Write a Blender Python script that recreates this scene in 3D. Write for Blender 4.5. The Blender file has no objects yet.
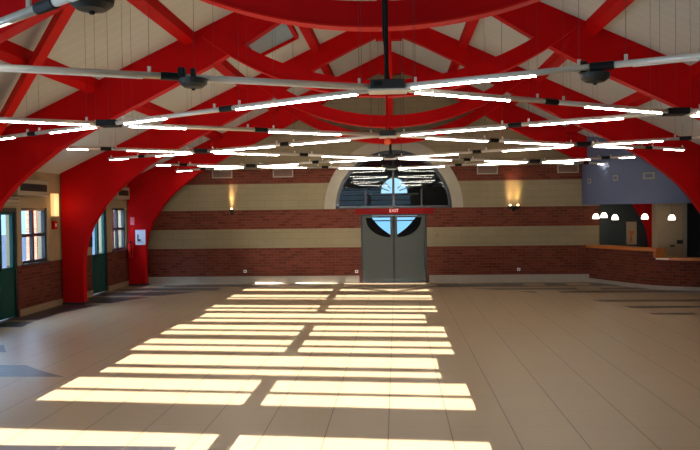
import bpy, bmesh, math, random
from mathutils import Vector, Matrix, Euler
from math import pi, sin, cos, sqrt, radians
random.seed(4)
S = bpy.context.scene
C = S.collection

# ------------------------------------------------------------------ camera, world, sun, exposure
cd = bpy.data.cameras.new('camera'); cam = bpy.data.objects.new('camera', cd); C.objects.link(cam)
cd.sensor_width = 36; cd.lens = 740/700*36; cd.clip_end = 300
cam.matrix_world = (Matrix.Translation((0.127, 0, 2.15)) @ Matrix.Rotation(0.063, 4, 'Z')
                    @ Matrix.Rotation(pi/2-0.021, 4, 'X') @ Matrix.Rotation(-0.0126, 4, 'Z'))
S.camera = cam
S.view_settings.view_transform = 'Standard'; S.view_settings.look = 'None'
S.view_settings.gamma = 1; S.view_settings.exposure = 0.1
W = bpy.data.worlds.new('world'); S.world = W; W.use_nodes = True
bg = W.node_tree.nodes['Background']; bg.inputs[0].default_value = (0.42, 0.68, 0.95, 1); bg.inputs[1].default_value = 1.8
SUN_TAN = 0.2
sd = bpy.data.lights.new('sun', 'SUN'); sun = bpy.data.objects.new('sun', sd); C.objects.link(sun)
sd.energy = 80.0; sd.angle = 0.002; sd.color = (1.0, 0.95, 0.86)
sun.rotation_euler = (pi/2-math.atan(SUN_TAN), 0, 0); sun.location = (0, -8, 9)
def area(name, loc, rot, sx, sy, e, col):
    d = bpy.data.lights.new(name, 'AREA'); d.shape = 'RECTANGLE'; d.size = sx; d.size_y = sy; d.energy = e; d.color = col
    o = bpy.data.objects.new(name, d); C.objects.link(o); o.location = loc; o.rotation_euler = rot; return o
# added bluish fill lamp standing in for daylight along the nearer left wall
area('added_fill_left_near', (-7.6, 5.5, 1.5), (0, -pi/2, radians(10)), 1.6, 11.0, 560, (0.50, 0.73, 1.0))

# added unseen area lamps above the terrace, strengthening sky light through the left openings
for nm, y in (('added_sky_fill', 15.0), ('added_sky_fill_far', 20.0)):
    area(nm, (-10.2, y, 4.6), (0, radians(-52), 0), 2.4, 3.6, 900, (0.55, 0.75, 1.0))

# ------------------------------------------------------------------ materials
def newmat(name):
    m = bpy.data.materials.new(name); m.use_nodes = True
    nt = m.node_tree; return m, nt, nt.nodes['Principled BSDF']
def mat(name, col, rough=.5, metal=0, noise=.0, scale=8, spec=.5, coat=0):
    m, nt, b = newmat(name)
    b.inputs['Base Color'].default_value = (*col, 1); b.inputs['Roughness'].default_value = rough
    b.inputs['Metallic'].default_value = metal; b.inputs['Specular IOR Level'].default_value = spec
    b.inputs['Coat Weight'].default_value = coat
    if noise:
        tc = nt.nodes.new('ShaderNodeTexCoord'); n = nt.nodes.new('ShaderNodeTexNoise'); n.inputs['Scale'].default_value = scale
        n.inputs['Detail'].default_value = 4
        nt.links.new(tc.outputs['Object'], n.inputs['Vector'])
        mx = nt.nodes.new('ShaderNodeMix'); mx.data_type = 'RGBA'
        mx.inputs[6].default_value = (*[c*(1-noise) for c in col], 1); mx.inputs[7].default_value = (*[min(1, c*(1+noise)) for c in col], 1)
        nt.links.new(n.outputs['Fac'], mx.inputs[0]); nt.links.new(mx.outputs[2], b.inputs['Base Color'])
    return m
def emit(name, col, st):
    m, nt, b = newmat(name)
    b.inputs['Base Color'].default_value = (.8, .8, .8, 1)
    b.inputs['Emission Color'].default_value = (*col, 1); b.inputs['Emission Strength'].default_value = st
    return m
def N(nt, t, **k):
    n = nt.nodes.new(t)
    for a, v in k.items(): setattr(n, a, v)
    return n
def math_(nt, op, a, b=None, c=None):
    n = N(nt, 'ShaderNodeMath', operation=op)
    for i, v in enumerate((a, b, c)):
        if v is None: continue
        if isinstance(v, (int, float)): n.inputs[i].default_value = v
        else: nt.links.new(v, n.inputs[i])
    return n.outputs[0]
def mixc(nt, f, a, b):
    n = N(nt, 'ShaderNodeMix', data_type='RGBA')
    if isinstance(f, (int, float)): n.inputs[0].default_value = f
    else: nt.links.new(f, n.inputs[0])
    for i, v in ((6, a), (7, b)):
        if isinstance(v, tuple): n.inputs[i].default_value = (*v, 1)
        else: nt.links.new(v, n.inputs[i])
    return n.outputs[2]

BR1, BR2, MORT = (0.16, 0.036, 0.022), (0.095, 0.020, 0.013), (0.11, 0.062, 0.042)
BEIGE = (0.25, 0.205, 0.125)
def brick_color(nt, axis):
    """brick colour in a vertical plane; axis 'X' or 'Y' is the horizontal run (object coords = world)"""
    tc = N(nt, 'ShaderNodeTexCoord'); sp = N(nt, 'ShaderNodeSeparateXYZ'); nt.links.new(tc.outputs['Object'], sp.inputs[0])
    cb = N(nt, 'ShaderNodeCombineXYZ')
    if axis == 'C':
        run = math_(nt, 'ADD', sp.outputs['X'], math_(nt, 'MULTIPLY', sp.outputs['Y'], -1.0))
        nt.links.new(run, cb.inputs[0])
    else: nt.links.new(sp.outputs[axis], cb.inputs[0])
    nt.links.new(sp.outputs['Z'], cb.inputs[1])
    br = N(nt, 'ShaderNodeTexBrick'); nt.links.new(cb.outputs[0], br.inputs['Vector'])
    br.inputs['Scale'].default_value = 1; br.inputs['Brick Width'].default_value = .24; br.inputs['Row Height'].default_value = .08
    br.inputs['Mortar Size'].default_value = .008; br.inputs['Mortar Smooth'].default_value = .2; br.inputs['Bias'].default_value = -.1
    br.inputs['Color1'].default_value = (*BR1, 1); br.inputs['Color2'].default_value = (*BR2, 1); br.inputs['Mortar'].default_value = (*MORT, 1)
    return br, sp, cb
def noise_out(nt, sc, vec=None):
    n = N(nt, 'ShaderNodeTexNoise'); n.inputs['Scale'].default_value = sc; n.inputs['Detail'].default_value = 3
    if vec is None: vec = N(nt, 'ShaderNodeTexCoord').outputs['Object']
    nt.links.new(vec, n.inputs['Vector']); return n.outputs['Fac']
def banded(name, axis, bands, top=BEIGE, plaster_lines=True, rough=.75):
    """bands: list of (z0,z1) that are brick; the rest plaster"""
    m, nt, b = newmat(name); br, sp, cb = brick_color(nt, axis)
    z = sp.outputs['Z']; f = None
    for z0, z1 in bands:
        t = math_(nt, 'MULTIPLY', math_(nt, 'GREATER_THAN', z, z0), math_(nt, 'LESS_THAN', z, z1))
        f = t if f is None else math_(nt, 'ADD', f, t)
    nz = noise_out(nt, 1.6)
    pl = mixc(nt, nz, tuple(c*.9 for c in top), tuple(c*1.12 for c in top))
    if plaster_lines:
        blk = N(nt, 'ShaderNodeTexBrick'); nt.links.new(cb.outputs[0], blk.inputs['Vector'])
        blk.inputs['Scale'].default_value = 1; blk.inputs['Brick Width'].default_value = .5; blk.inputs['Row Height'].default_value = .1875
        blk.inputs['Mortar Size'].default_value = .006; blk.inputs['Color1'].default_value = (1, 1, 1, 1); blk.inputs['Color2'].default_value = (.94, .94, .94, 1)
        blk.inputs['Mortar'].default_value = (.8, .78, .74, 1)
        mm = N(nt, 'ShaderNodeMix', data_type='RGBA', blend_type='MULTIPLY'); mm.inputs[0].default_value = 1
        nt.links.new(pl, mm.inputs[6]); nt.links.new(blk.outputs['Color'], mm.inputs[7]); pl = mm.outputs[2]
    col = mixc(nt, f, pl, br.outputs['Color'])
    nt.links.new(col, b.inputs['Base Color']); b.inputs['Roughness'].default_value = .9; b.inputs['Specular IOR Level'].default_value = .12
    bp = N(nt, 'ShaderNodeBump'); bp.inputs['Strength'].default_value = .4; bp.inputs['Distance'].default_value = .01
    nt.links.new(math_(nt, 'MULTIPLY', math_(nt, 'SUBTRACT', 1, br.outputs['Fac']), f), bp.inputs['Height']); nt.links.new(bp.outputs[0], b.inputs['Normal'])
    return m

M = {}
M['wall_back'] = banded('striped_brick_wall', 'X', [(-1, 1.045), (1.605, 2.17), (2.935, 3.36)])
M['wall_left'] = banded('left_brick_wall', 'Y', [(-1, 1.06)], top=(0.36, 0.27, 0.16), plaster_lines=False)
M['brick_curved'] = banded('bar_brick', 'C', [(-1, 9)])
M['plinth'] = mat('plinth_stone', (.30, .26, .21), .5, noise=.12)
M['plinth_left'] = mat('plinth_left', (.30, .20, .12), .5, noise=.12)
M['red'] = mat('red_painted_timber', (0.46, 0.002, 0.003), .6, noise=.12, scale=2.5, spec=.08)
M['red_bright_and_lit'] = mat('bright_and_lit_red', (0.58, 0.010, 0.006), .6, noise=.08, scale=3, spec=.08)  # real bright paint on posts; painted-in bounce light under chords and on braces
M['blue'] = mat('blue_plaster', (0.10, 0.125, 0.22), .6, noise=.06)
M['metal'] = mat('anodised_aluminium', (0.66, 0.60, 0.52), .4, .3)
M['black'] = mat('black_plastic', (.010, .010, .010), .5, spec=.15)
M['unlit_glass'] = mat('unlit_glass_black', (.006, .006, .006), .9, spec=.02)  # black stands for the unlit part of the door glass
M['darkgrey'] = mat('dark_grey_metal', (.035, .037, .035), .5, .2, spec=.2)
M['lamp'] = emit('fluorescent_tube', (1.0, .93, .78), 36.0)
M['lamp_off'] = mat('unlit_diffuser', (.78, .74, .68), .3)
M['door_grey'] = mat('grey_green_door_paint', (.070, .078, .070), .6, noise=.05, spec=.15)
M['green'] = mat('dark_green_paint', (.006, .058, .050), .5, spec=.2)
M['frame_dark'] = mat('dark_window_frame', (.018, .022, .028), .4)
M['trimring'] = mat('arch_surround_stone', (.33, .29, .22), .7, noise=.08)
M['wood'] = mat('orange_varnished_wood', (.52, .15, .028), .4, noise=.2, scale=5)
M['cream'] = mat('cream_panel', (.42, .31, .19), .6, noise=.05)
M['dark'] = mat('dark_recess', (.012, .014, .016), .6)
M['darkgreen'] = mat('dark_teal_wall', (.022, .034, .034), .6)
M['white'] = mat('white_plastic', (.72, .72, .70), .4)
M['vent'] = mat('vent_paint', (.20, .13, .09), .6)
M['ac'] = mat('ac_housing', (.33, .27, .19), .5)
M['pendant'] = emit('glowing_glass_shade', (1.0, .86, .62), 4.0)
M['amber'] = emit('amber_lit_panel', (1.0, .56, .16), 0.85)
M['bulb'] = emit('bulb', (1.0, .62, .28), 14.0)
M['exit'] = emit('sign_letters', (1.0, .70, .45), .35)
M['paper'] = mat('white_paper', (.62, .68, .80), .5)
M['concrete'] = mat('outside_concrete', (.30, .34, .42), .8, noise=.2)
M['outbrick'] = banded('outside_brick', 'Y', [(-9, 20)])
def glass(name, gl, tint=(.9, .95, 1)):
    m = bpy.data.materials.new(name); m.use_nodes = True; nt = m.node_tree; nt.nodes.clear()
    o = N(nt, 'ShaderNodeOutputMaterial'); t = N(nt, 'ShaderNodeBsdfTransparent'); g = N(nt, 'ShaderNodeBsdfGlossy'); x = N(nt, 'ShaderNodeMixShader')
    t.inputs[0].default_value = (*tint, 1); g.inputs['Roughness'].default_value = .01; x.inputs[0].default_value = gl
    nt.links.new(t.outputs[0], x.inputs[1]); nt.links.new(g.outputs[0], x.inputs[2]); nt.links.new(x.outputs[0], o.inputs[0]); return m
M['glass'] = glass('window_glass', .06)
M['glass_door'] = glass('tinted_door_glass', .05, (.36, .56, .66))
M['glass_arch'] = glass('arch_window_glass', .055, (.6, .68, .7))

# floor
m, nt, b = newmat('beige_tiles'); M['floor'] = m
tc = N(nt, 'ShaderNodeTexCoord'); sp = N(nt, 'ShaderNodeSeparateXYZ'); nt.links.new(tc.outputs['Object'], sp.inputs[0]); X, Y = sp.outputs['X'], sp.outputs['Y']
def line(co, off, per, w):
    t = math_(nt, 'PINGPONG', math_(nt, 'ADD', co, 60-off), per/2)      # distance to a joint
    return math_(nt, 'LESS_THAN', t, w)
jx = line(X, .025, .6, .0055); jy = line(Y, .1, .6, .004)
ix = math_(nt, 'FLOOR', math_(nt, 'DIVIDE', math_(nt, 'ADD', X, 60-.025), .6)); iy = math_(nt, 'FLOOR', math_(nt, 'DIVIDE', math_(nt, 'ADD', Y, 60-.1), .6))
cell = N(nt, 'ShaderNodeCombineXYZ'); nt.links.new(ix, cell.inputs[0]); nt.links.new(iy, cell.inputs[1])
wn = N(nt, 'ShaderNodeTexWhiteNoise'); wn.noise_dimensions = '2D'; nt.links.new(cell.outputs[0], wn.inputs['Vector'])
mp = N(nt, 'ShaderNodeMapping'); mp.inputs['Scale'].default_value = (1.2, 14, 1); nt.links.new(tc.outputs['Object'], mp.inputs[0])
streak = noise_out(nt, 1.5, mp.outputs[0])
base = mixc(nt, streak, (.33, .243, .145), (.41, .312, .198))
base = mixc(nt, math_(nt, 'MULTIPLY', wn.outputs['Value'], .22), base, (.32, .245, .17))
# slate rows outside a circle
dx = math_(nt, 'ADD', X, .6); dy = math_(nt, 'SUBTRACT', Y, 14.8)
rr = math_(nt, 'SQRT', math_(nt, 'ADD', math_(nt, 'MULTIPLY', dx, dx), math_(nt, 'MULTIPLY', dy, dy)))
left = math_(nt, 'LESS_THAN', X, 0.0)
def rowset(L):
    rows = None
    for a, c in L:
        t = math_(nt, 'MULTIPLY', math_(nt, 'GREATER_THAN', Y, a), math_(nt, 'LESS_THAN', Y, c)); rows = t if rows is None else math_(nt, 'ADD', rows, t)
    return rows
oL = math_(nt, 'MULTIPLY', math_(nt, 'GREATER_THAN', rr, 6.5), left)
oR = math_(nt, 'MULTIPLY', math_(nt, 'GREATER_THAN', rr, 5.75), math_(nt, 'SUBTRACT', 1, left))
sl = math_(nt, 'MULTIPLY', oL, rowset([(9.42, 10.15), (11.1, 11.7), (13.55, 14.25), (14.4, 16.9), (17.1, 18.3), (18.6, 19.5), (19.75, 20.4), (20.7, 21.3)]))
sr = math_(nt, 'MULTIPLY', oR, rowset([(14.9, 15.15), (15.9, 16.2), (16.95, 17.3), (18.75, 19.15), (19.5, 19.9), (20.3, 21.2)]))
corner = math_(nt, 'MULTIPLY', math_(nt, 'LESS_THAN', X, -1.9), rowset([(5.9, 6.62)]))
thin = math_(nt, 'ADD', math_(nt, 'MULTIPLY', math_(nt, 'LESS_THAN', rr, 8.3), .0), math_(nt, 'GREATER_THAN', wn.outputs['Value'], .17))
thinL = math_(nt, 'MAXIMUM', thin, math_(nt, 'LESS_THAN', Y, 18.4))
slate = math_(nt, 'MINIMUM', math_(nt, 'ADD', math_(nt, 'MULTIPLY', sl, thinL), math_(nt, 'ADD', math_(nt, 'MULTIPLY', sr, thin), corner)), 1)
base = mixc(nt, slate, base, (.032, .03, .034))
base = mixc(nt, math_(nt, 'MULTIPLY', jy, .35), base, (.12, .09, .065))
base = mixc(nt, jx, base, (.12, .085, .055))
nt.links.new(base, b.inputs['Base Color']); b.inputs['Roughness'].default_value = .33; b.inputs['Specular IOR Level'].default_value = .4
nt.links.new(math_(nt, 'ADD', math_(nt, 'MULTIPLY', streak, .14), .26), b.inputs['Roughness'])
# ceiling boards
m, nt, b = newmat('grey_roof_boards'); M['ceil'] = m
tc = N(nt, 'ShaderNodeTexCoord'); sp = N(nt, 'ShaderNodeSeparateXYZ'); nt.links.new(tc.outputs['Object'], sp.inputs[0])
t = math_(nt, 'PINGPONG', math_(nt, 'ADD', sp.outputs['Y'], 60), .15)
ln = math_(nt, 'LESS_THAN', t, .012)
nz = noise_out(nt, 1.2)
cc = mixc(nt, nz, (.44, .475, .46), (.52, .555, .54))
cc = mixc(nt, math_(nt, 'MULTIPLY', ln, .6), cc, (.60, .60, .57))
nt.links.new(cc, b.inputs['Base Color']); b.inputs['Roughness'].default_value = .7
bp = N(nt, 'ShaderNodeBump'); bp.inputs['Strength'].default_value = .5; bp.inputs['Distance'].default_value = .02
nt.links.new(math_(nt, 'MULTIPLY', ln, 1), bp.inputs['Height']); nt.links.new(bp.outputs[0], b.inputs['Normal'])

# ------------------------------------------------------------------ mesh helpers
def obj(name, bm, m, parent=None, smooth=False, bevel=0):
    me = bpy.data.meshes.new(name); bmesh.ops.recalc_face_normals(bm, faces=bm.faces); bm.to_mesh(me); bm.free()
    if smooth:
        for p in me.polygons: p.use_smooth = True
    for mm in (m if isinstance(m, (list, tuple)) else [m]): me.materials.append(mm)
    o = bpy.data.objects.new(name, me); C.objects.link(o)
    if parent: o.parent = parent
    if bevel:
        bv = o.modifiers.new('bevel', 'BEVEL'); bv.width = bevel; bv.segments = 2; bv.limit_method = 'ANGLE'
    return o
def add_box(bm, x0, x1, y0, y1, z0, z1, mi=0):
    v = [bm.verts.new((x, y, z)) for x in (x0, x1) for y in (y0, y1) for z in (z0, z1)]
    for f in ((0, 1, 3, 2), (4, 6, 7, 5), (0, 4, 5, 1), (2, 3, 7, 6), (0, 2, 6, 4), (1, 5, 7, 3)):
        bm.faces.new([v[i] for i in f]).material_index = mi
def BX(*b):
    bm = bmesh.new()
    if isinstance(b[0], (list, tuple)):
        for q in b: add_box(bm, *q)
    else: add_box(bm, *b)
    return bm
def add_prism(bm, poly, a0, a1, axis='Y'):
    """poly: list of (u,v); extruded along axis between a0 and a1. axis Y: (x,z); Z: (x,y); X: (y,z)"""
    def P(u, v, a): return (u, a, v) if axis == 'Y' else ((u, v, a) if axis == 'Z' else (a, u, v))
    A = [bm.verts.new(P(u, v, a0)) for u, v in poly]; B = [bm.verts.new(P(u, v, a1)) for u, v in poly]; n = len(poly)
    bm.faces.new(A); bm.faces.new(B[::-1])
    for i in range(n): bm.faces.new((A[i], B[i], B[(i+1) % n], A[(i+1) % n]))
def add_ribbon(bm, lo, hi, a0, a1, axis='Y'):
    """strip of quads between two polylines (u,v), extruded: good for curved members"""
    for i in range(len(lo)-1): pass
    def P(p, a): u, v = p; return (u, a, v) if axis == 'Y' else ((u, v, a) if axis == 'Z' else (a, u, v))
    n = len(lo)
    L0 = [bm.verts.new(P(p, a0)) for p in lo]; H0 = [bm.verts.new(P(p, a0)) for p in hi]
    L1 = [bm.verts.new(P(p, a1)) for p in lo]; H1 = [bm.verts.new(P(p, a1)) for p in hi]
    for i in range(n-1):
        bm.faces.new((L0[i], L0[i+1], H0[i+1], H0[i])); bm.faces.new((L1[i], H1[i], H1[i+1], L1[i+1]))
        bm.faces.new((L0[i], L1[i], L1[i+1], L0[i+1])); bm.faces.new((H0[i], H0[i+1], H1[i+1], H1[i]))
    bm.faces.new((L0[0], H0[0], H1[0], L1[0])); bm.faces.new((L0[-1], L1[-1], H1[-1], H0[-1]))
def add_cyl(bm, p0, p1, r, n=10, r1=None, ang0=0, ang1=2*pi):
    p0, p1 = Vector(p0), Vector(p1); r1 = r if r1 is None else r1; d = (p1-p0).normalized()
    up = Vector((0, 0, 1)) if abs(d.z) < .95 else Vector((1, 0, 0)); s = d.cross(up).normalized(); u = s.cross(d)
    full = abs(ang1-ang0-2*pi) < 1e-6; k = n if full else n+1
    A, B = [], []
    for i in range(k):
        a = ang0+(ang1-ang0)*i/n; q = s*cos(a)+u*sin(a); A.append(bm.verts.new(p0+q*r)); B.append(bm.verts.new(p1+q*r1))
    for i in range(k if full else k-1): j = (i+1) % k; bm.faces.new((A[i], A[j], B[j], B[i]))
    if not full: bm.faces.new((A[-1], A[0], B[0], B[-1]))
    bm.faces.new(A); bm.faces.new(B[::-1])
def CY(*a, **k): bm = bmesh.new(); add_cyl(bm, *a, **k); return bm
def add_lathe(bm, c, prof, n=16):
    rings = []
    for r, z in prof:
        rings.append([bm.verts.new((c[0]+r*cos(2*pi*i/n), c[1]+r*sin(2*pi*i/n), c[2]+z)) for i in range(n)])
    for a, b_ in zip(rings, rings[1:]):
        for i in range(n): j = (i+1) % n; bm.faces.new((a[i], a[j], b_[j], b_[i]))
    bm.faces.new(rings[0]); bm.faces.new(rings[-1][::-1])
def tag(o, label=None, cat=None, group=None, kind=None):
    if label: o['label'] = label
    if cat: o['category'] = cat
    if group: o['group'] = group
    if kind: o['kind'] = kind
    return o
def thing(name, label, cat, loc=(0, 0, 0), group=None, rz=0):
    o = bpy.data.objects.new(name, None); C.objects.link(o); o.location = loc; o.rotation_euler.z = rz
    o.empty_display_size = .1; return tag(o, label, cat, group)
def local(o, root):
    """child mesh built in world coordinates: keep it in place under a moved root"""
    o.parent = root; bpy.context.view_layer.update(); o.matrix_parent_inverse = root.matrix_world.inverted(); return o
def struct(name, bm, m, **k): return tag(obj(name, bm, m, **k), kind='structure')
def cols(bm, xs, solid, y0, y1, axis='Y'):
    """vertical columns of wall: solid(xa,xb) -> list of (lo_a,lo_b,hi_a,hi_b)"""
    for a, b_ in zip(xs, xs[1:]):
        for la, lb, ha, hb in solid(a, b_):
            if ha-la < 1e-4 and hb-lb < 1e-4: continue
            add_prism(bm, [(a, la), (b_, lb), (b_, hb), (a, ha)], y0, y1, axis)

# ------------------------------------------------------------------ setting
RX = 7.76                                    # inner face of the left wall
def roofz(x): return 6.66-.463*abs(x)
YB = 21.62
struct('floor', BX(-8.3, 11.2, -2.0, 22.4, -.2, 0), M['floor'])
bm = bmesh.new()
for s in (-1, 1):
    add_prism(bm, [(0, roofz(0)), (s*8.3, roofz(8.3)), (s*8.3, roofz(8.3)+.22), (0, roofz(0)+.22)], -2.0, 22.0)
struct('ceiling', bm, M['ceil'])

# back wall with door and arch-window openings
AC, AR, AZ = .04, 1.72, 2.17
def archz(x): return AZ+sqrt(max(AR*AR-(x-AC)**2, 0))
xs = [-8.3, -2.1] + [AC-AR+2*AR*i/32 for i in range(33)] + [-.92, 1.0, 0, 5.92, 8.3]
xs = sorted(set(round(x, 5) for x in xs))
def sol(a, b_):
    mid = (a+b_)/2; out = []
    if abs(mid-AC) < AR:
        if -.92 < mid < 1.0: out.append((2.0, 2.0, AZ, AZ))
        else: out.append((0, 0, AZ, AZ))
        out.append((archz(a), archz(b_), roofz(a), roofz(b_)))
    else: out.append((0, 0, roofz(a), roofz(b_)))
    return out
bm = bmesh.new(); cols(bm, xs, sol, YB, YB+.22); struct('wall_back', bm, M['wall_back'])

# left wall: doors and windows
LD = [(13.75, 14.93), (18.68, 19.72)]; LW = [(15.12, 16.28), (20.08, 21.14)]
ops = [(a, b_, 0.0, 2.27) for a, b_ in LD] + [(a, b_, 1.08, 2.27) for a, b_ in LW]
xs = sorted([-1.3, YB+.22] + [v for o in ops for v in o[:2]])
def sol(a, b_):
    for o in ops:
        if o[0] <= a and b_ <= o[1]: return [(0, 0, o[2], o[2]), (o[3], o[3], 3.3, 3.3)]
    return [(0, 0, 3.3, 3.3)]
bm = bmesh.new(); cols(bm, xs, sol, -RX-.24, -RX, 'X'); struct('wall_left', bm, M['wall_left'])
# right wall of the hall (stops where the bar opens) and the bar room
struct('wall_right', BX((RX, RX+.24, -1.9, 18.35, 0, 3.3)), M['wall_left'])
struct('wall_bar_side', BX(11.0, 11.2, 18.3, 22.0, 0, 3.2), M['darkgreen'])
struct('wall_bar_front', BX(8.0, 11.2, 18.1, 18.35, 0, 3.2), M['wall_left'])
struct('wall_bar_back', BX((5.93, 7.4, 21.56, 21.62, .3, 2.3), (8.3, 11.2, 21.62, 21.84, 0, 3.2)), M['darkgreen'])
struct('ceiling_bar_roof', BX(8.3, 11.2, 18.3, 22.0, 3.0, 3.2), M['dark'])

# unseen wall behind the viewer, its open slots shaped to throw the sun patches
slots = [(6.0, 6.91, 1), (7.96, 8.48, 1), (8.57, 9.17, 1), (9.43, 9.78, 0), (9.98, 10.71, 0), (11.0, 11.42, 1), (11.58, 12.04, 1), (12.46, 12.87, 1), (13.04, 13.57, 1),
         (13.95, 14.31, 0), (14.52, 15.13, 0), (15.48, 15.79, 1), (16.05, 16.45, 1), (17.55, 17.77, 1), (17.95, 18.48, 1), (19.38, 19.86, 1), (21.15, 21.45, 1)]
YF = -1.2
def sol(a, b_):
    out = []; z = 0; mid = (a+b_)/2
    for y0, y1, g in slots:
        op = (-4.05 < mid < -1.6 or -1.4 < mid < .95) if g else (-3.9 < mid < .67)
        if not op: continue
        z0, z1 = (y0-YF)*SUN_TAN, (y1-YF)*SUN_TAN
        out.append((z, z, z0, z0)); z = z1
    out.append((z, z, roofz(a), roofz(b_))); return out
bm = bmesh.new(); cols(bm, [-8.3, -4.05, -3.9, -1.6, -1.4, 0, .67, .95, 8.3], sol, YF-.04, YF)
for v in bm.verts: v.co.y -= .07*v.co.x
struct('wall_front', bm, M['wall_left'])

# skirtings
struct('baseboard_back', BX((-RX, -.98, YB-.03, YB, 0, .21), (1.06, 5.8, YB-.03, YB, 0, .21)), M['plinth'])
bl = []
ys = [-1.2, LD[0][0], LD[0][1], LD[1][0], LD[1][1], YB]
for i in range(0, 6, 2): bl.append((-RX, -RX+.03, ys[i], ys[i+1], 0, .14))
struct('baseboard_left', BX(*bl), M['plinth_left'])

# arch surround and lintel
bm = bmesh.new(); n = 40
lo = [(AC+(AR-.02)*cos(pi*i/n), AZ+(AR-.02)*sin(pi*i/n)) for i in range(n+1)]; hi = [(AC+2.02*cos(pi*i/n), AZ+2.02*sin(pi*i/n)) for i in range(n+1)]
add_ribbon(bm, lo, hi, YB-.035, YB+.1); struct('trim_1', bm, M['trimring'])
struct('trim_2', BX(-1.08, 1.2, YB-.05, YB+.05, 2.0, 2.165), mat('dark_red_lintel', (.20, .008, .008), .6, spec=.1))

# arch window: frame + mullions + glass
wa = thing('window_1', 'dark half-round window over the grey double door reflecting the tube lights', 'window', (AC, YB+.1, AZ)); wa['kind'] = 'structure'
bm = bmesh.new()
R2 = AR-.02
lo = [(AC+(R2-.09)*cos(pi*i/n), AZ+(R2-.09)*sin(pi*i/n)) for i in range(n+1)]; hi = [(AC+R2*cos(pi*i/n), AZ+R2*sin(pi*i/n)) for i in range(n+1)]
add_ribbon(bm, lo, hi, YB+.06, YB+.13)
add_box(bm, AC-R2, AC+R2, YB+.06, YB+.13, AZ, AZ+.07)
for x in (-.82, .82): add_box(bm, AC+x-.02, AC+x+.02, YB+.07, YB+.12, AZ, AZ+.55)
add_box(bm, AC-.035, AC+.035, YB+.07, YB+.12, AZ, AZ+R2-.05)
local(obj('window_frame', bm, M['frame_dark']), wa)
bm = bmesh.new(); vs = [bm.verts.new((AC+(R2-.03)*cos(pi*i/n), YB+.1, AZ+(R2-.03)*sin(pi*i/n))) for i in range(n+1)]; bm.faces.new(vs)
local(obj('pane', bm, M['glass_arch']), wa)

# lobby behind: dark walls, fan window and glazed outer doors to the daylight
LY = 26.0
bm = bmesh.new()
add_box(bm, -2.6, -2.45, YB+.22, LY, 0, 4.6); add_box(bm, 2.55, 2.7, YB+.22, LY, 0, 4.6)
struct('wall_lobby_side', bm, M['darkgreen'])
struct('floor_lobby', BX(-2.6, 2.7, 22.4, LY+.2, -.1, 0), M['floor'])
struct('ceiling_lobby', BX(-2.6, 2.7, YB+.22, LY+.2, 4.5, 4.6), M['dark'])
FR, FZ = .47, 2.68
def fz(x): return FZ+sqrt(max(FR*FR-(x-.05)**2, 0))*1.2
xs = sorted(set([-2.6, 2.7, -.75, .85] + [round(.05-FR+2*FR*i/20, 4) for i in range(21)]))
def sol(a, b_):
    mid = (a+b_)/2; o = []
    if -.75 < mid < .85: o.append((0, 0, 1.25, 1.25)); base = 2.08
    else: base = 0
    if abs(mid-.05) < FR: o.append((base, base, FZ, FZ)); o.append((fz(a), fz(b_), 4.5, 4.5))
    else: o.append((base, base, 4.5, 4.5))
    return o
bm = bmesh.new(); cols(bm, xs, sol, LY, LY+.15); struct('wall_lobby_back', bm, M['dark'])
bm = bmesh.new()
for a in (0, 28, 55, 90, 125, 152, 180):
    a = radians(a); r0 = .2; r1 = .85
    add_cyl(bm, (.05+r0*cos(a), LY-.02, FZ+r0*1.1*sin(a)), (.05+r1*cos(a), LY-.02, FZ+r1*.8*sin(a)), .02, 6)
ring = [(.05+.46*cos(pi*i/12), FZ+.55*sin(pi*i/12)) for i in range(13)]; ring2 = [(.05+.49*cos(pi*i/12), FZ+.58*sin(pi*i/12)) for i in range(13)]
add_ribbon(bm, ring, ring2, LY-.04, LY)
add_box(bm, -.8, .9, LY-.04, LY, FZ-.03, FZ+.02)
add_box(bm, .03, .07, LY+.02, LY+.08, 1.25, 2.08); add_box(bm, -.75, .85, LY+.02, LY+.08, 1.72, 1.76)
struct('window_2', bm, M['trimring'])

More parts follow.
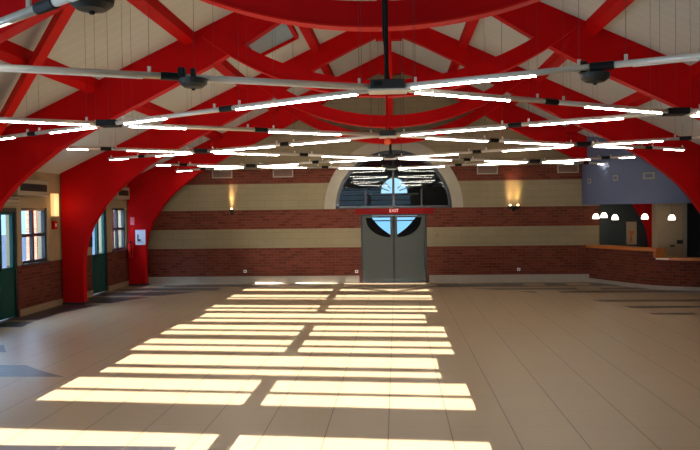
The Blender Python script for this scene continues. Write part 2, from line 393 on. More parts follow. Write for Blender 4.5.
# grey double door (two leaves, quarter-round glazing)
fr = bmesh.new()
add_box(fr, -.92, -.865, YB-.02, YB+.12, 0, 2.0); add_box(fr, .945, 1.0, YB-.02, YB+.12, 0, 2.0); add_box(fr, -.92, 1.0, YB-.02, YB+.12, 1.955, 2.0)
struct('trim_3', fr, M['darkgrey'])
for k, s in ((1, -1), (2, 1)):
    root = thing('door_%d' % k, '', '', (.04+s*.9, YB+.05, 0))
    root['kind'] = 'structure'
    cx = .04                                             # meeting line of the leaves
    x_in, x_out = .03, .895                              # distances from the meeting line
    qx, qr, qzr, qt = .10, .72, .58, 1.90                # quarter ellipse centre offset, radii, top
    bm = bmesh.new()
    qs = [qx+qr*i/16 for i in range(17)]
    def qz(d): return qt-qzr*sqrt(max(1-((d-qx)/qr)**2, 0))
    ds = [x_in, qx]+qs[1:]+[x_out]
    def solid(a, b_):
        mid = (a+b_)/2
        if qx < mid < qx+qr: return [(.02, .02, qz(a), qz(b_)), (qt, qt, 1.95, 1.95)]
        return [(.02, .02, 1.95, 1.95)]
    for a, b_ in zip(ds, ds[1:]):
        for la, lb, ha, hb in solid(a, b_):
            add_prism(bm, [(cx+s*a, la), (cx+s*b_, lb), (cx+s*b_, hb), (cx+s*a, ha)], YB+.02, YB+.07)
    local(obj('door_leaf', bm, M['door_grey']), root)
    bm = bmesh.new()                                     # black crescent paints shade on the glass between arc and the straight glass edge
    o1 = [(cx+s*(qx+qr*sin(t*pi/2/14)), qt-qzr*cos(t*pi/2/14)) for t in range(15)]
    i1 = []
    for t in range(15):
        u = t/14; px, pz = qx+.54*u, qt-.50*(1-u); q = .045*sin(pi*u); i1.append((cx+s*(px+q*.6), pz-q*.6))
    add_ribbon(bm, i1, o1, YB+.025, YB+.06)
    local(obj('unlit_glass_crescent', bm, M['unlit_glass']), root)
    bm = bmesh.new(); vs = [bm.verts.new((cx+s*qx, YB+.045, qt))]+[bm.verts.new((x, YB+.045, z)) for x, z in o1]; bm.faces.new(vs)
    local(obj('pane', bm, M['glass_door']), root)
    local(obj('astragal', BX(cx+s*.0, cx+s*.032, YB, YB+.02, .02, 1.95), M['black']), root)
    local(obj('kick_plate', BX(sorted((cx+s*.03, cx+s*.89))[0], sorted((cx+s*.03, cx+s*.89))[1], YB+.012, YB+.02, .02, .10), M['darkgrey']), root)

# sign over the door
sg = thing('exit_sign', 'small lit exit sign on the red lintel over the double door', 'sign', (.05, YB-.05, 2.08))
local(obj('sign_box', BX(-.09, .19, YB-.075, YB-.045, 2.03, 2.165), M['red'], bevel=.004), sg)
fc = bpy.data.curves.new('sign_text', 'FONT'); fc.body = 'EXIT'; fc.size = .13; fc.extrude = .004; fc.align_x = 'CENTER'; fc.align_y = 'CENTER'
to = bpy.data.objects.new('tmp', fc); C.objects.link(to); bpy.context.view_layer.update()
me = bpy.data.meshes.new_from_object(to); bpy.data.objects.remove(to)
me.transform(Matrix.Translation((.05, YB-.08, 2.098)) @ Matrix.Rotation(pi/2, 4, 'X')); me.materials.append(M['exit'])
o = bpy.data.objects.new('sign_text', me); C.objects.link(o); local(o, sg)

# left doors and windows in their openings
def left_window(k, y0, y1):
    r = thing('window_%d' % k, '', '', (-RX-.12, (y0+y1)/2, 1.08)); r['kind'] = 'structure'
    x0, x1 = -RX-.12, -RX-.04; z0, z1 = 1.08, 2.27; t = .06; ym = (y0+y1)/2; zm = 1.68
    bm = BX((x0, x1, y0, y1, z0, z0+t), (x0, x1, y0, y1, z1-t, z1), (x0, x1, y0, y0+t, z0+t, z1-t), (x0, x1, y1-t, y1, z0+t, z1-t),
            (x0, x1, ym-.035, ym+.035, z0+t, z1-t), (x0+.01, x1-.01, y0+t, y1-t, zm-.035, zm+.035))
    local(obj('window_frame', bm, M['frame_dark']), r)
    local(obj('pane', BX(x0+.035, x0+.041, y0+t, y1-t, z0+t, z1-t), M['glass']), r)
    local(obj('window_sill', BX(-RX-.04, -RX+.03, y0-.03, y1+.03, z0-.035, z0), M['frame_dark']), r)
left_window(3, *LW[0]); left_window(4, *LW[1])
def left_door(k, y0, y1):
    r = thing('door_%d' % k, '', '', (-RX-.12, (y0+y1)/2, 0)); r['kind'] = 'structure'
    x0, x1 = -RX-.12, -RX-.04; t = .06; ym = (y0+y1)/2
    local(obj('door_frame', BX((x0, x1+.03, y0, y0+t, 0, 2.27), (x0, x1+.03, y1-t, y1, 0, 2.27), (x0, x1+.03, y0+t, y1-t, 2.19, 2.27)), M['frame_dark']), r)
    for a, b_ in ((y0+t, ym-.005), (ym+.005, y1-t)):
        lf = local(obj('door_leaf', BX((x0+.01, x1, a, b_, .02, 1.05), (x0+.01, x1, a, a+.05, 1.05, 2.19), (x0+.01, x1, b_-.05, b_, 1.05, 2.19), (x0+.01, x1, a+.05, b_-.05, 2.13, 2.19)), M['green']), r)
        p = obj('pane', BX(x0+.03, x0+.036, a+.05, b_-.05, 1.05, 2.13), M['glass']); local(p, r)
    h = obj('door_handle', BX((x1, x1+.05, ym-.09, ym-.07, 1.0, 1.16), (x1, x1+.02, ym-.09, ym-.07, .98, 1.0)), M['black']); local(h, r)
left_door(3, *LD[0]); left_door(4, *LD[1])

# outside: terrace ground and brick piers seen by the left glazing
struct('ground_outside', BX(-30, -8.3, 5, 60, -.3, -.05), M['concrete'])
tag(obj('brick_pier', BX(-10.2, -9.9, 20.05, 22.0, -.05, 3.4), M['outbrick']), 'red brick pier outside, seen in the far half of the nearer left window', 'pier', kind='structure')
tag(obj('brick_pier', BX(-11.2, -10.9, 27.6, 29.3, -.05, 3.4), M['outbrick']), 'red brick pier outside, seen in the far left window', 'pier', kind='structure')
tag(obj('terrace_wall', BX(-15.0, -14.8, 20.0, 50.0, -.05, 1.35), M['concrete']), 'low grey terrace wall outside beyond the left windows', 'wall', kind='structure')

# ------------------------------------------------------------------ red frames
FY = {-2: 3.1, -1: 7.75, 0: 12.4, 1: 17.0, 2: 21.3}
inner = [(7.22, 0), (7.22, .7), (7.2, 1.2), (7.12, 1.55), (6.98, 1.87), (6.68, 2.33), (6.42, 2.62), (6.13, 2.87), (5.62, 3.25), (4.85, 3.67), (3.9, 4.13), (3.0, 4.58), (2.3, 4.98), (1.59, 5.43), (.8, 5.83), (0, 6.19)]
def outer_for(i):
    n = len(inner)
    x, z = inner[i]
    if z <= 2.33: return (7.72, z*3.05/2.33)
    return None
def member(s):
    """half frame as a ribbon between inner and outer lines"""
    lo, hi = [], []
    leg = [(x, z) for x, z in inner if z < 2.5]
    for x, z in leg: lo.append((s*x, z)); hi.append((s*7.72, z*3.085/2.33))
    up = [(x, z) for x, z in inner if z >= 2.5]
    for x, z in up:
        k = (x-0)/6.68; X = x*7.72/6.68 if x > 0 else 0
        X = 7.72*(x/6.68)**1.0
        lo.append((s*x, z)); hi.append((s*X, roofz(X)-.004))
    bm = bmesh.new(); return bm, lo, hi
place = {-2: ('nearest red portal frame, overhead behind the view', 0), -1: ('dark red curved portal frame closest to the viewer, cut by the top of the picture', 0),
         0: ('second red portal frame, with the bright orange king post at the ridge', 0), 1: ('third red portal frame, its left leg standing beside the amber wall light', 0),
         2: ('farthest red portal frame, against the striped brick end wall', 0)}
for n in (-1, 0, 1, 2):
    y = FY[n]; root = thing('portal_frame', place[n][0], 'roof frame', (0, y, 0), 'red portal frames of the hall')
    for s in (-1, 1):
        bm, lo, hi = member(s); add_ribbon(bm, lo, hi, y-.1, y+.1)
        local(obj('rafter_leg', bm, M['red']), root)
    # curved lower chord
    lo, hi = [], []; Rt, Rb, zc = 4.82, 5.07, 9.10
    for i in range(33):
        t = -1+2*i/32; a = t*.655; lo.append((Rb*sin(a), zc-Rb*cos(a))); hi.append((Rt*sin(a), zc-Rt*cos(a)))
    bm = bmesh.new(); add_ribbon(bm, lo, hi, y-.125, y+.02)
    local(obj('curved_chord', bm, M['red']), root)
    bm = bmesh.new(); lo2 = [(x*1.0, z-.022) for x, z in lo]; hi2 = [(x, z-.001) for x, z in lo]; add_ribbon(bm, lo2, hi2, y-.14, y+.05)  # added strip: floor bounce painted along the chord's underside
    local(obj('lit_underside_strip', bm, M['red_bright_and_lit']), root)
    local(obj('king_post', BX(-.055, .055, y-.06, y+.06, 4.27, 6.25), M['red_bright_and_lit']), root)
    local(obj('ridge_plate', BX(-.3, .3, y-.112, y+.112, 6.0, 6.3), M['red']), root)
    for s in (-1, 1):
        local(obj('base_shoe', BX(min(s*7.20, s*7.74), max(s*7.20, s*7.74), y-.12, y+.12, 0, .05), M['darkgrey']), root)

# purlins between the frames
bayn = {(-1, 0): 'between the two nearest red frames', (0, 1): 'between the second and third red frames', (1, 2): 'in the last bay before the brick wall'}
rown = {1.65: 'upper', 3.3: 'middle', 4.95: 'lower'}
for (a, b_), bt in bayn.items():
    for s, sn in ((-1, 'left'), (1, 'right')):
        for x, rn in rown.items():
            t = s*x; z = roofz(x)
            y0, y1 = FY[a]+.1, FY[b_]-.1; w = .075; d = .17
            bm = bmesh.new(); add_prism(bm, [(t-w, roofz(t-w)-.005), (t+w, roofz(t+w)-.005), (t+w, roofz(t+w)-d), (t-w, roofz(t-w)-d)], y0, y1)
            tag(obj('roof_purlin', bm, M['red']), 'red %s purlin on the %s roof slope %s' % (rn, sn, bt), 'beam', 'red purlins under the roof slopes')
for s, sn in ((-1, 'left'), (1, 'right')):
    bm = bmesh.new(); p0 = Vector((s*3.05, 7.88, 0)); p1 = Vector((s*6.9, 12.28, 0)); d = (p1-p0).normalized(); q = Vector((-d.y, d.x, 0))*.075
    pts = [p0+q, p1+q, p1-q, p0-q]
    T = [bm.verts.new((p.x, p.y, roofz(p.x)-.19)) for p in pts]; Bv = [bm.verts.new((p.x, p.y, roofz(p.x)-.34)) for p in pts]
    bm.faces.new(T); bm.faces.new(Bv[::-1])
    for i in range(4): j = (i+1) % 4; bm.faces.new((T[i], Bv[i], Bv[j], T[j]))
    tag(obj('wind_brace', bm, M['red_bright_and_lit']), 'red diagonal brace, painted lit from below, in the nearest bay of the %s roof slope' % sn, 'beam', 'diagonal roof braces')  # brighter red paints in the light from below

# roof window on the left slope
rw = thing('window_5', '', '', (-2.2, 14.0, roofz(2.2))); rw['kind'] = 'structure'
def slope_quad(bm, x0, x1, y0, y1, off, th):
    add_prism(bm, [(x0, roofz(x0)-off), (x1, roofz(x1)-off), (x1, roofz(x1)-off-th), (x0, roofz(x0)-off-th)], y0, y1)
bm = bmesh.new(); X0, X1, Y0_, Y1_ = -2.78, -1.86, 13.55, 15.35
slope_quad(bm, X0, X1, Y0_, Y0_+.07, .003, .09); slope_quad(bm, X0, X1, Y1_-.07, Y1_, .003, .09); slope_quad(bm, X0, X0+.06, Y0_+.07, Y1_-.07, .003, .09); slope_quad(bm, X1-.06, X1, Y0_+.07, Y1_-.07, .003, .09)
local(obj('window_frame', bm, M['red']), rw)
bm = bmesh.new(); slope_quad(bm, X0+.06, X1-.06, Y0_+.07, Y1_-.07, .012, .015)
M['skypane'] = mat('frosted_roof_glass', (.20, .33, .40), .3)
local(obj('pane', bm, M['skypane']), rw)

# ------------------------------------------------------------------ light lattice
HZ = 3.32
CN = {0: 2.7, 1: 7.19, 2: 11.75, 3: 16.9, 4: 21.25}
SN = {0: 5.45, 1: 9.58, 2: 14.27, 3: 19.2}
row_c = {0: 'overhead', 1: 'first', 2: 'second', 3: 'third', 4: 'last'}
GRP = 'tube lights of the hanging zigzag lattice'
JD = .13
def arm(p, q, lit, label):
    """tube light from p (node end) to q; lit = (f0,f1) or None"""
    p, q = Vector(p), Vector(q); d = (q-p); L = d.length; d.normalize()
    a, b_ = p+d*.17, q-d*JD*.5; L = (b_-a).length
    mid = (a+b_)/2
    root = obj('tube_light', CY(a, b_, .028, 12), M['metal'], smooth=False); 
    for pl in root.data.polygons: pl.use_smooth = len(pl.vertices) == 4
    tag(root, label, 'light', GRP)
    if lit: u0, u1 = lit; mm = M['lamp']; nm = 'lamp_tube'
    else: u0, u1 = .1, .9; mm = M['lamp_off']; nm = 'unlit_tube'
    bm = bmesh.new(); s0, s1 = a+d*L*u0-Vector((0, 0, .019)), a+d*L*u1-Vector((0, 0, .019)); add_cyl(bm, s0, s1, .0185 if lit else .016, 12)
    t = obj(nm, bm, mm); t.parent = root
    for f in (.07, .93):
        c = a+d*L*f
        t = obj('hanger_clip', BX(c.x-.012, c.x+.012, c.y-.012, c.y+.012, c.z+.02, c.z+.075), M['metal']); t.parent = root
        top = roofz(c.x)
        t = obj('suspension_wire', CY((c.x, c.y, c.z+.07), (c.x, c.y, top-.01), .0018, 4), M['darkgrey']); t.parent = root
def coupler(p, dirv, label, spot=False):
    d = Vector(dirv).normalized(); a = Vector(p)-d*JD*.75; b_ = Vector(p)+d*JD*.75
    root = tag(obj('tube_coupler', CY(a, b_, .036, 12), M['black']), label, 'connector', 'black couplers of the light lattice')
def spot(p, label, flip=1):
    c = Vector(p)
    root = thing('spotlight', label, 'spotlight', (c.x, c.y, c.z-.03), 'domed spotlights under the lattice')
    bm = bmesh.new(); add_lathe(bm, (c.x, c.y, c.z), [(.03, -.125), (.08, -.115), (.118, -.085), (.125, -.045), (.11, -.037)], 20); local(obj('head', bm, M['darkgrey']), root)
    local(obj('bracket', BX(c.x-.02, c.x+.02, c.y-.02, c.y+.02, c.z-.04, c.z+.05), M['black']), root)
    local(obj('ballast_box', BX(c.x-.13, c.x-.07, c.y-.04, c.y+.04, c.z-.04, c.z+.06), M['black'], bevel=.01), root)
    bm = bmesh.new(); add_lathe(bm, (c.x, c.y, c.z), [(.014, -.14), (.02, -.122)], 10); local(obj('knob', bm, M['black']), root)
SX = 3.65
side = {-1: 'left', 1: 'right'}
for i, yc in CN.items():
    for j in (i-1, i):
        if j not in SN: continue
        for s in (-1, 1):
            if i == 0 and j == 0: lits = (None, None)
            P = (.055 if i == 1 else 0, yc, HZ); Q = (s*SX, SN[j], HZ); mid = ((s*SX+P[0])/2, (yc+SN[j])/2, HZ)
            ahead = SN[j] > yc
            la, lb = (.04, .80), (.04, .74)
            if i == 1 and not ahead: la, lb = ((.05, .72), None) if s == 1 else (None, None)
            if i == 1 and ahead: la, lb = ((.1, .95), (.08, .5)) if s == -1 else ((.08, .72), (.06, .75))
            if i == 2 and not ahead: la, lb = ((.35, .97), (.05, .45)) if s == -1 else ((.05, .95), (.25, .92))
            if i == 2 and ahead: la, lb = (.3, .96), (.05, .9)
            if i == 0: la, lb = None, (.05, .62)
            dn = 'receding' if ahead else 'coming forward'
            if i == 0:
                arm(Q, mid, lb, 'tube light at the top left corner, lit at its outer end' if s < 0 else 'tube light over the top right corner, out of the picture edge') if s < 0 or True else None
                coupler(mid, Vector(Q)-Vector(P), 'black coupler at the very top %s of the lattice' % side[s])
                arm(P, mid, None, 'unlit tube light overhead running back from the top %s coupler' % side[s])
                continue
            arm(P, mid, la, 'tube light %s from the %s centre hub toward the %s wall' % (dn, row_c[i], side[s]))
            arm(Q, mid, lb, 'tube light, outer half of the %s run %s from the %s centre hub' % (side[s], dn, row_c[i]))
            coupler(mid, Vector(Q)-Vector(P), 'black coupler on the %s run %s from the %s centre hub' % (side[s], dn, row_c[i]))
# outer runs from the side nodes toward the walls
for j, ys_ in SN.items():
    if j == 0: continue
    for s in (-1, 1):
        for dd, dn in ((-1, 'coming forward'), (1, 'receding')):
            Q = Vector((s*SX, ys_, HZ)); 
            frac = .8 if dd > 0 else .68
            if (j, dd) == (1, -1): frac = 1.0
            E_ = Q+Vector((s*SX*.42, dd*2.33*.42, 0)); 
            arm(Q, E_, (.05, .8) if dd < 0 else (.08, .75), 'outer tube light %s from the %s side node of the %s row' % (dn, side[s], row_c[j]))
            F = Q+Vector((s*SX, dd*2.33, 0))*(.72 if dd > 0 else .62)
            coupler(E_, F-Q, 'black coupler near the %s wall, run %s from the %s-row side node' % (side[s], dn, row_c[j]))
            arm(F, E_, (.05, .6), 'end tube light by the %s wall, run %s from the %s-row side node' % (side[s], dn, row_c[j]))
# hubs
for i, yc in CN.items():
    if i == 0: continue
    root = thing('light_hub', '%s centre hub of the light lattice, %s' % (row_c[i], 'large black box on a long drop rod' if i == 1 else 'black box on a thin drop rod'), 'light hub', (0, yc, HZ), 'centre hubs of the light lattice')
    w = .165 if i == 1 else .12; q = .055 if i == 1 else 0; lr = .055
    local(obj('junction_box', BX(q-w, q+w, yc-.13, yc+.13, HZ-.02, HZ+.065), M['darkgrey'], bevel=.008), root)
    local(obj('bottom_cover', BX(q-w-.02, q+w+.02, yc-.12, yc+.12, HZ-.045, HZ-.021), M['metal'], bevel=.006), root)
    local(obj('drop_rod', CY((q-.01, yc, HZ+.06), (q-.01, yc, roofz(0)-.02 if i < 3 else 4.02), .022 if i == 1 else .018, 10), M['black'] if i != 2 else M['red']), root)
    if i == 1:
        bm = CY((q-.035, yc, HZ+.5), (q-.035, yc, HZ+2.6), .012, 8); add_cyl(bm, (q+.015, yc, HZ+.06), (q-.035, yc, HZ+.5), .01, 8); local(obj('power_cable', bm, M['black']), root)
        local(obj('socket_plate', BX(q-.13, q-.05, yc-.137, yc-.13, HZ, HZ+.045), M['black']), root)
for j, ys_ in SN.items():
    for s in (-1, 1):
        if j == 0: continue
        root = tag(obj('node_block', BX(s*SX-.13, s*SX+.13, ys_-.13, ys_+.13, HZ-.035, HZ+.045), M['black'], bevel=.01), 'black %s side node joining four tube lights in the %s row' % (side[s], row_c[j]), 'connector', 'side nodes of the light lattice')
        t = obj('suspension_wire', CY((s*SX, ys_, HZ+.04), (s*SX, ys_, roofz(SX)-.01), .002, 4), M['darkgrey']); t.parent = root
spot((-1.555, 4.05, HZ+.075), 'large dark domed spotlight hanging at the top left of the picture')
bpy.context.view_layer.update()
spot((-1.62, 6.35, HZ+.02), 'dark domed spotlight under the first left coupler')
spot((1.82, 6.42, HZ), 'dark domed spotlight under the first right coupler')
spot((1.76, 4.0, HZ+.11), 'dark domed spotlight at the top right edge of the picture')

# orange bulb below the second hub
tag(obj('pilot_lamp', (lambda b: (add_lathe(b, (0, 11.75, HZ-.16), [(.02, 0), (.05, .03), (.055, .06), (.03, .1), (.015, .114)], 14), b)[1])(bmesh.new()), mat('orange_lens', (.75, .10, .02), .4), smooth=True), 'small orange lamp under the second centre hub', 'lamp')

# ------------------------------------------------------------------ back wall fittings
for k, (x, lb) in enumerate([(-5.0, 'vent grille leftmost in the top brick band'), (-3.19, 'vent grille left of the half-round window'), (2.76, 'vent grille right of the half-round window'), (5.05, 'vent grille rightmost in the top brick band, by the blue wall')]):
    root = thing('vent_grille', lb, 'vent', (x, YB, 3.2), 'vents in the top brick band')
    local(obj('vent_frame', BX((x-.3, x+.3, YB-.03, YB, 3.33, 3.36), (x-.3, x+.3, YB-.03, YB, 3.12, 3.15), (x-.3, x-.27, YB-.03, YB, 3.15, 3.33), (x+.27, x+.3, YB-.03, YB, 3.15, 3.33)), M['trimring']), root)
    local(obj('louvres', BX(*[(x-.27, x+.27, YB-.02, YB, 3.16+.028*i, 3.176+.028*i) for i in range(6)]), M['vent']), root)
def uplight(x, z, two, label, e):
    root = thing('wall_uplight', label, 'wall light', (x, YB, z), 'uplights on the end wall')
    local(obj('back_plate', BX(x-.05, x+.05, YB-.025, YB, z-.12, z+.02), M['black']), root)
    for dx in ((-.11, .11) if two else (0,)):
        bm = bmesh.new(); add_lathe(bm, (x+dx, YB-.085, z-.06), [(.02, 0), (.05, .02), (.075, .1), (.07, .1)], 14); local(obj('cup', bm, M['black']), root)
        local(obj('arm', BX(min(x, x+dx)-.012, max(x, x+dx)+.012, YB-.09, YB-.02, z-.05, z-.03), M['black']), root)
        bm = bmesh.new(); add_lathe(bm, (x+dx, YB-.085, z+.03), [(.01, 0), (.03, .015), (.03, .03), (.01, .045)], 10); local(obj('bulb', bm, M['bulb']), root)
        d = bpy.data.lights.new('uplight', 'SPOT'); d.energy = e; d.color = (1, .62, .28); d.spot_size = radians(42); d.spot_blend = 1; d.shadow_soft_size = .02
        o = bpy.data.objects.new('uplight_beam', d); C.objects.link(o); o.location = (x+dx, YB-.065, z+.08); o.rotation_euler = (radians(180+8) , 0, 0); 
        v = Vector((0.02*dx/.11 if two else 0, .14, 1)).normalized(); o.rotation_euler = v.to_track_quat('-Z', 'Y').to_euler(); local(o, root)
uplight(-4.72, 2.16, False, 'small wall uplight with a narrow warm beam, left of the door', 110)
uplight(3.5, 2.16, True, 'two-cup wall uplight with warm flame-shaped glow, right of the door', 120)
tag(obj('round_switch', (lambda b: (add_cyl(b, (1.29, YB-.03, 1.38), (1.29, YB, 1.38), .055, 14), b)[1])(bmesh.new()), M['vent']), 'small round brown wall device right of the grey double door', 'switch')
for x, z, lb in ((-4.36, .36, 'small white socket low on the brick wall below the left uplight'), (-1.06, .33, 'small white socket low on the brick wall just left of the door'), (3.63, .36, 'small white socket low on the brick wall right of the door')):
    root = tag(obj('wall_socket', BX(x-.045, x+.045, YB-.02, YB, z-.04, z+.04), M['white'], bevel=.005), lb, 'socket', 'sockets low on the end wall')
    t = obj('socket_hole', CY((x, YB-.022, z), (x, YB-.019, z), .02, 10), M['black']); t.parent = root

# ------------------------------------------------------------------ left wall fittings
for y0, y1, lb in ((14.62, 15.98, 'wall air-conditioning unit above the nearer left window'), (20.0, 20.95, 'wall air-conditioning unit above the farther left window')):
    root = thing('air_conditioner', lb, 'air conditioner', (-RX, (y0+y1)/2, 2.5), 'air conditioners on the left wall')
    local(obj('housing', BX(-RX, -RX+.2, y0, y1, 2.52, 2.86), M['ac'], bevel=.015), root)
    local(obj('grille', BX(*[(-RX+.2, -RX+.205, y0+.12, y1-.12, 2.63+.024*i, 2.643+.024*i) for i in range(6)]), M['darkgrey']), root)
    local(obj('intake', BX(-RX+.2, -RX+.203, y0+.1, y1-.1, 2.62, 2.775), M['black']), root)
root = thing('shutter_box', 'beige shutter box with dark slots above the nearer green door', 'shutter box', (-RX, 14.3, 2.4))
local(obj('box_body', BX(-RX, -RX+.1, 13.7, 14.9, 2.32, 2.50), M['ac'], bevel=.01), root)
local(obj('slot', BX((-RX+.1, -RX+.103, 13.75, 14.85, 2.44, 2.455), (-RX+.1, -RX+.103, 13.75, 14.85, 2.36, 2.37)), M['darkgrey']), root)
root = thing('wall_light', 'amber glowing box light on the left wall beside the third red leg', 'wall light', (-RX, 16.75, 2.3))
local(obj('light_box', BX(-RX, -RX+.09, 16.45, 16.68, 2.08, 2.60), M['amber'], bevel=.01), root)
local(obj('light_bracket', BX(-RX, -RX+.10, 16.44, 16.69, 2.05, 2.08), M['ac']), root)
d = bpy.data.lights.new('amber_lamp', 'POINT'); d.energy = 2; d.color = (1, .55, .2); d.shadow_soft_size = .1; o = bpy.data.objects.new('amber_lamp', d); C.objects.link(o); o.location = (-RX+.25, 16.5, 2.3); local(o, root)
root = thing('fire_alarm_box', 'red fire alarm box on the left wall between window and red leg', 'alarm', (-RX, 16.55, 1.88))
local(obj('alarm_case', BX(-RX, -RX+.07, 16.47, 16.63, 1.78, 1.97), M['red'], bevel=.006), root)
local(obj('alarm_button', BX(-RX+.07, -RX+.075, 16.52, 16.58, 1.84, 1.91), M['white']), root)
root = thing('notice_paper', 'white notice sheet pinned on the farthest red leg at left', 'notice', (-7.3, 21.15, 1.4))
local(obj('sheet', BX(-7.50, -7.20, 21.18, 21.19, 1.19, 1.63), M['paper']), root)
local(obj('sheet_print', BX((-7.44, -7.34, 21.176, 21.179, 1.3, 1.36), (-7.44, -7.40, 21.176, 21.179, 1.36, 1.5), (-7.44, -7.27, 21.176, 21.179, 1.27, 1.285)), M['frame_dark']), root)
tag(obj('small_sign', BX(-7.64, -7.52, 21.18, 21.195, 1.78, 2.0), mat('pinkish_sign', (.55, .12, .14), .5)), 'small pinkish sign high on the farthest red leg at left', 'sign')
def extinguisher(x, y, z, lb):
    root = thing('fire_extinguisher', lb, 'fire extinguisher', (x, y, z), None)
    bm = bmesh.new(); add_lathe(bm, (x, y, z), [(.05, 0), (.07, .015), (.07, .33), (.05, .39), (.022, .42), (.022, .45)], 16); local(obj('cylinder', bm, M['red_bright_and_lit'], smooth=True), root)
    local(obj('valve_handle', BX((x-.015, x+.015, y-.07, y+.05, z+.45, z+.47), (x-.012, x+.012, y-.08, y+.02, z+.485, z+.5), (x-.02, x+.02, y-.02, y+.02, z+.44, z+.5)), M['black']), root)
    bm = CY((x, y-.06, z+.45), (x+.05, y-.09, z+.3), .01, 8); add_cyl(bm, (x+.05, y-.09, z+.3), (x+.06, y-.08, z+.1), .012, 8, .02); local(obj('hose', bm, M['black']), root)
    local(obj('wall_hook', BX(x-.02, x+.02, y+.03, y+.1, z+.3, z+.34), M['darkgrey']), root)
extinguisher(-7.62, 21.10, .82, 'red fire extinguisher hung on the farthest red leg at left')
root = thing('wall_box', 'small dark box on the left wall just beyond the third red leg', 'box', (-RX, 18.45, 1.4))
local(obj('box_case', BX(-RX, -RX+.09, 18.38, 18.54, 1.28, 1.62), M['darkgrey'], bevel=.008), root)
local(obj('box_front', BX(-RX+.09, -RX+.095, 18.40, 18.52, 1.45, 1.58), M['black']), root)

# ------------------------------------------------------------------ bar
def catmull(pts, n=8):
    out = []
    for i in range(len(pts)-1):
        p0 = pts[max(i-1, 0)]; p1, p2 = pts[i], pts[i+1]; p3 = pts[min(i+2, len(pts)-1)]
        for k in range(n):
            t = k/n
            out.append(tuple(.5*(2*p1[c]+(p2[c]-p0[c])*t+(2*p0[c]-5*p1[c]+4*p2[c]-p3[c])*t*t+(3*p1[c]-p0[c]-3*p2[c]+p3[c])*t**3) for c in (0, 1)))
    out.append(pts[-1]); return out
front = catmull([(5.62, 21.60), (5.78, 21.2), (6.12, 20.5), (6.62, 19.62), (7.1, 19.2), (7.7, 18.95), (8.6, 18.8), (10.98, 18.75)])
def offset(c, d):
    o = []
    for i in range(len(c)):
        a = Vector(c[max(i-1, 0)]); b_ = Vector(c[min(i+1, len(c)-1)]); t = (b_-a).normalized(); n = Vector((-t.y, t.x)); o.append((c[i][0]+n.x*d, c[i][1]+n.y*d))
    return o
def curved(c, d0, d1, z0, z1, i0=0, i1=None):
    c2 = c[i0:i1]; a = offset(c2, d0); b_ = offset(c2, d1); 
    a = [(x, min(y, 21.6)) for x, y in a]; b_ = [(x, min(y, 21.6)) for x, y in b_]
    bm = bmesh.new(); add_ribbon(bm, a, b_, z0, z1, 'Z'); return bm
ci = min(range(len(front)), key=lambda i: abs(front[i][0]-6.78)); 
root = thing('bar_counter', 'curved red brick bar counter with orange wooden top at the right', 'bar counter', (6.7, 19.6, 0))
local(obj('brick_front', curved(front, 0, .22, 0, .978, 0, ci+1), M['brick_curved']), root)
local(obj('brick_front_low', curved(front, 0, .22, 0, .76, ci), M['brick_curved']), root)
local(obj('counter_top', curved(front, -.10, .42, .98, 1.05, 0, ci+1), M['wood']), root)
local(obj('counter_top_low', curved(front, -.10, .5, .762, .82, ci), M['wood']), root)
ex, ey = front[ci]
local(obj('end_block', BX(ex-.08, ex+.16, ey-.12, ey+.35, .82, 1.06), M['wood'], bevel=.01), root)
local(obj('metal_edge', curved(front, -.11, -.1, .78, .81, ci, ci+5), M['metal']), root)
struct('baseboard_bar', curved(front, -.03, 0, 0, .10), M['plinth'])
# blue fascia
fas = catmull([(5.44, 21.6), (5.5, 21.15), (5.85, 20.35), (6.45, 19.62), (7.15, 19.15), (7.9, 18.95), (8.8, 18.85), (10.98, 18.8)])
bm = bmesh.new(); a = fas; b_ = [(x, min(y, 21.6)) for x, y in offset(fas, .12)]
def ztop(x): return max(roofz(x)-.0, 3.0) if x < 8.2 else 3.1
n = len(a); V = []
for i in range(n):
    V.append([bm.verts.new((a[i][0], a[i][1], 2.2)), bm.verts.new((a[i][0], a[i][1], ztop(a[i][0]))), bm.verts.new((b_[i][0], b_[i][1], ztop(b_[i][0]))), bm.verts.new((b_[i][0], b_[i][1], 2.2))])
for i in range(n-1):
    for k in range(4): l = (k+1) % 4; bm.faces.new((V[i][k], V[i+1][k], V[i+1][l], V[i][l]))
bm.faces.new(V[0]); bm.faces.new(V[-1][::-1])
struct('wall_bar_fascia', bm, M['blue'])
def on_fascia(x): return min(fas, key=lambda p: abs(p[0]-x))
so = offset(fas, .125)
bm = bmesh.new(); add_prism(bm, [(x, min(y, 21.55)) for x, y in so]+[(10.98, 21.56)], 2.25, 2.32, 'Z'); struct('ceiling_bar', bm, M['dark'])
# things on the fascia
def fas_plate(px, w, h, z, name, lb, cat):
    i = min(range(len(fas)), key=lambda i: abs(fas[i][0]-px)); i = min(max(i, 1), len(fas)-2)
    p = Vector(fas[i]); t = (Vector(fas[i+1])-Vector(fas[i-1])).normalized(); ang = math.atan2(t.y, t.x)
    o = obj(name, BX(-w/2, w/2, -.03, .0, -h/2, h/2), M['trimring'], bevel=.005); o.location = (p.x, p.y, z); o.rotation_euler.z = ang; tag(o, lb, cat, 'small plates on the blue bar fascia')
    c = obj('plate_face', BX(-w*.32, w*.32, -.034, -.03, -h*.3, h*.3), M['blue']); c.parent = o
fas_plate(5.52, .16, .13, 2.86, 'wall_plate', 'leftmost small pale plate on the blue fascia', 'plate')
fas_plate(5.98, .15, .15, 2.90, 'wall_plate', 'middle small pale plate on the blue fascia', 'plate')
fas_plate(6.62, .30, .17, 2.92, 'wall_plate', 'wider pale plate on the blue fascia, rightmost', 'plate')
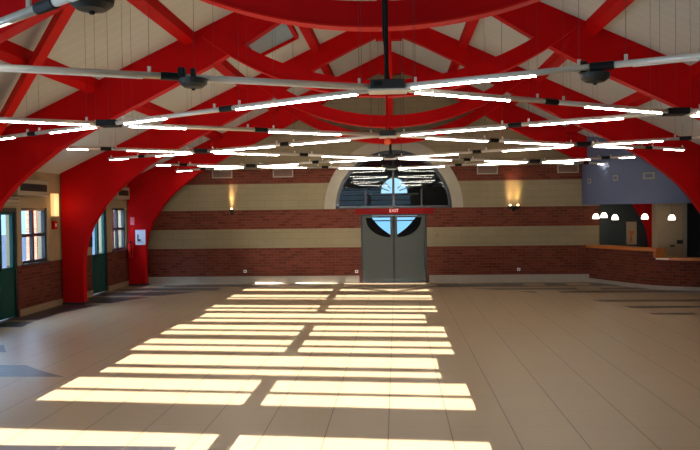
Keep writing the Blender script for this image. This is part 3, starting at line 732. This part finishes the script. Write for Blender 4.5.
# pendants
for k, (x, y, z) in enumerate([(5.72, 21.2, 1.80), (5.89, 21.0, 1.83), (6.16, 20.9, 1.77), (6.77, 20.3, 1.79), (7.44, 20.2, 1.76)]):
    nm = ['leftmost', 'second from left', 'middle', 'second from right', 'rightmost'][k]
    root = thing('pendant_lamp', 'small glowing white pendant lamp over the bar, %s of the five' % nm, 'pendant lamp', (x, y, z), 'pendant lamps over the bar')
    bm = bmesh.new(); add_lathe(bm, (x, y, z), [(.085, 0), (.095, .015), (.082, .08), (.05, .135), (.025, .145)], 18); local(obj('lamp_shade', bm, M['pendant'], smooth=True), root)
    bm = CY((x, y, z+.14), (x, y, 2.25), .005, 6); add_cyl(bm, (x, y, z+.14), (x, y, z+.19), .02, 10); local(obj('cord', bm, M['darkgrey']), root)
    cp = bmesh.new(); add_cyl(cp, (x, y, 2.22), (x, y, 2.25), .05, 12); local(obj('ceiling_cap', cp, M['darkgrey']), root)
# back of the bar
root = thing('tall_cabinet', 'tall cream cabinet with double doors behind the bar', 'cabinet', (7.75, 21.0, 0))
local(obj('cabinet_body', BX(7.24, 8.05, 20.8, 21.15, 0, 2.2), M['cream']), root)
local(obj('cabinet_door', BX(7.26, 7.94, 20.775, 20.798, .1, 2.15), M['cream'], bevel=.006), root)
local(obj('cabinet_stile', BX(7.97, 8.05, 20.76, 20.798, .0, 2.2), M['trimring']), root)
local(obj('cabinet_handle', BX((7.60, 7.72, 20.74, 20.774, 1.02, 1.06), (7.78, 7.93, 20.74, 20.774, 1.10, 1.2)), M['darkgrey']), root)
tag(obj('dark_shelf_tower', BX(8.12, 8.9, 20.85, 21.3, 0, 2.2), M['dark']), 'dark tall unit at the right edge behind the bar', 'cabinet')
root = thing('framed_poster', 'pale framed poster on the dark wall behind the bar', 'poster', (6.86, 21.5, 1.4))
local(obj('poster_sheet', BX(6.66, 6.94, 21.52, 21.55, 1.05, 1.70), M['cream']), root)
local(obj('poster_picture', BX((6.71, 6.86, 21.512, 21.519, 1.36, 1.44), (6.75, 6.82, 21.512, 21.519, 1.12, 1.36)), M['wood']), root)
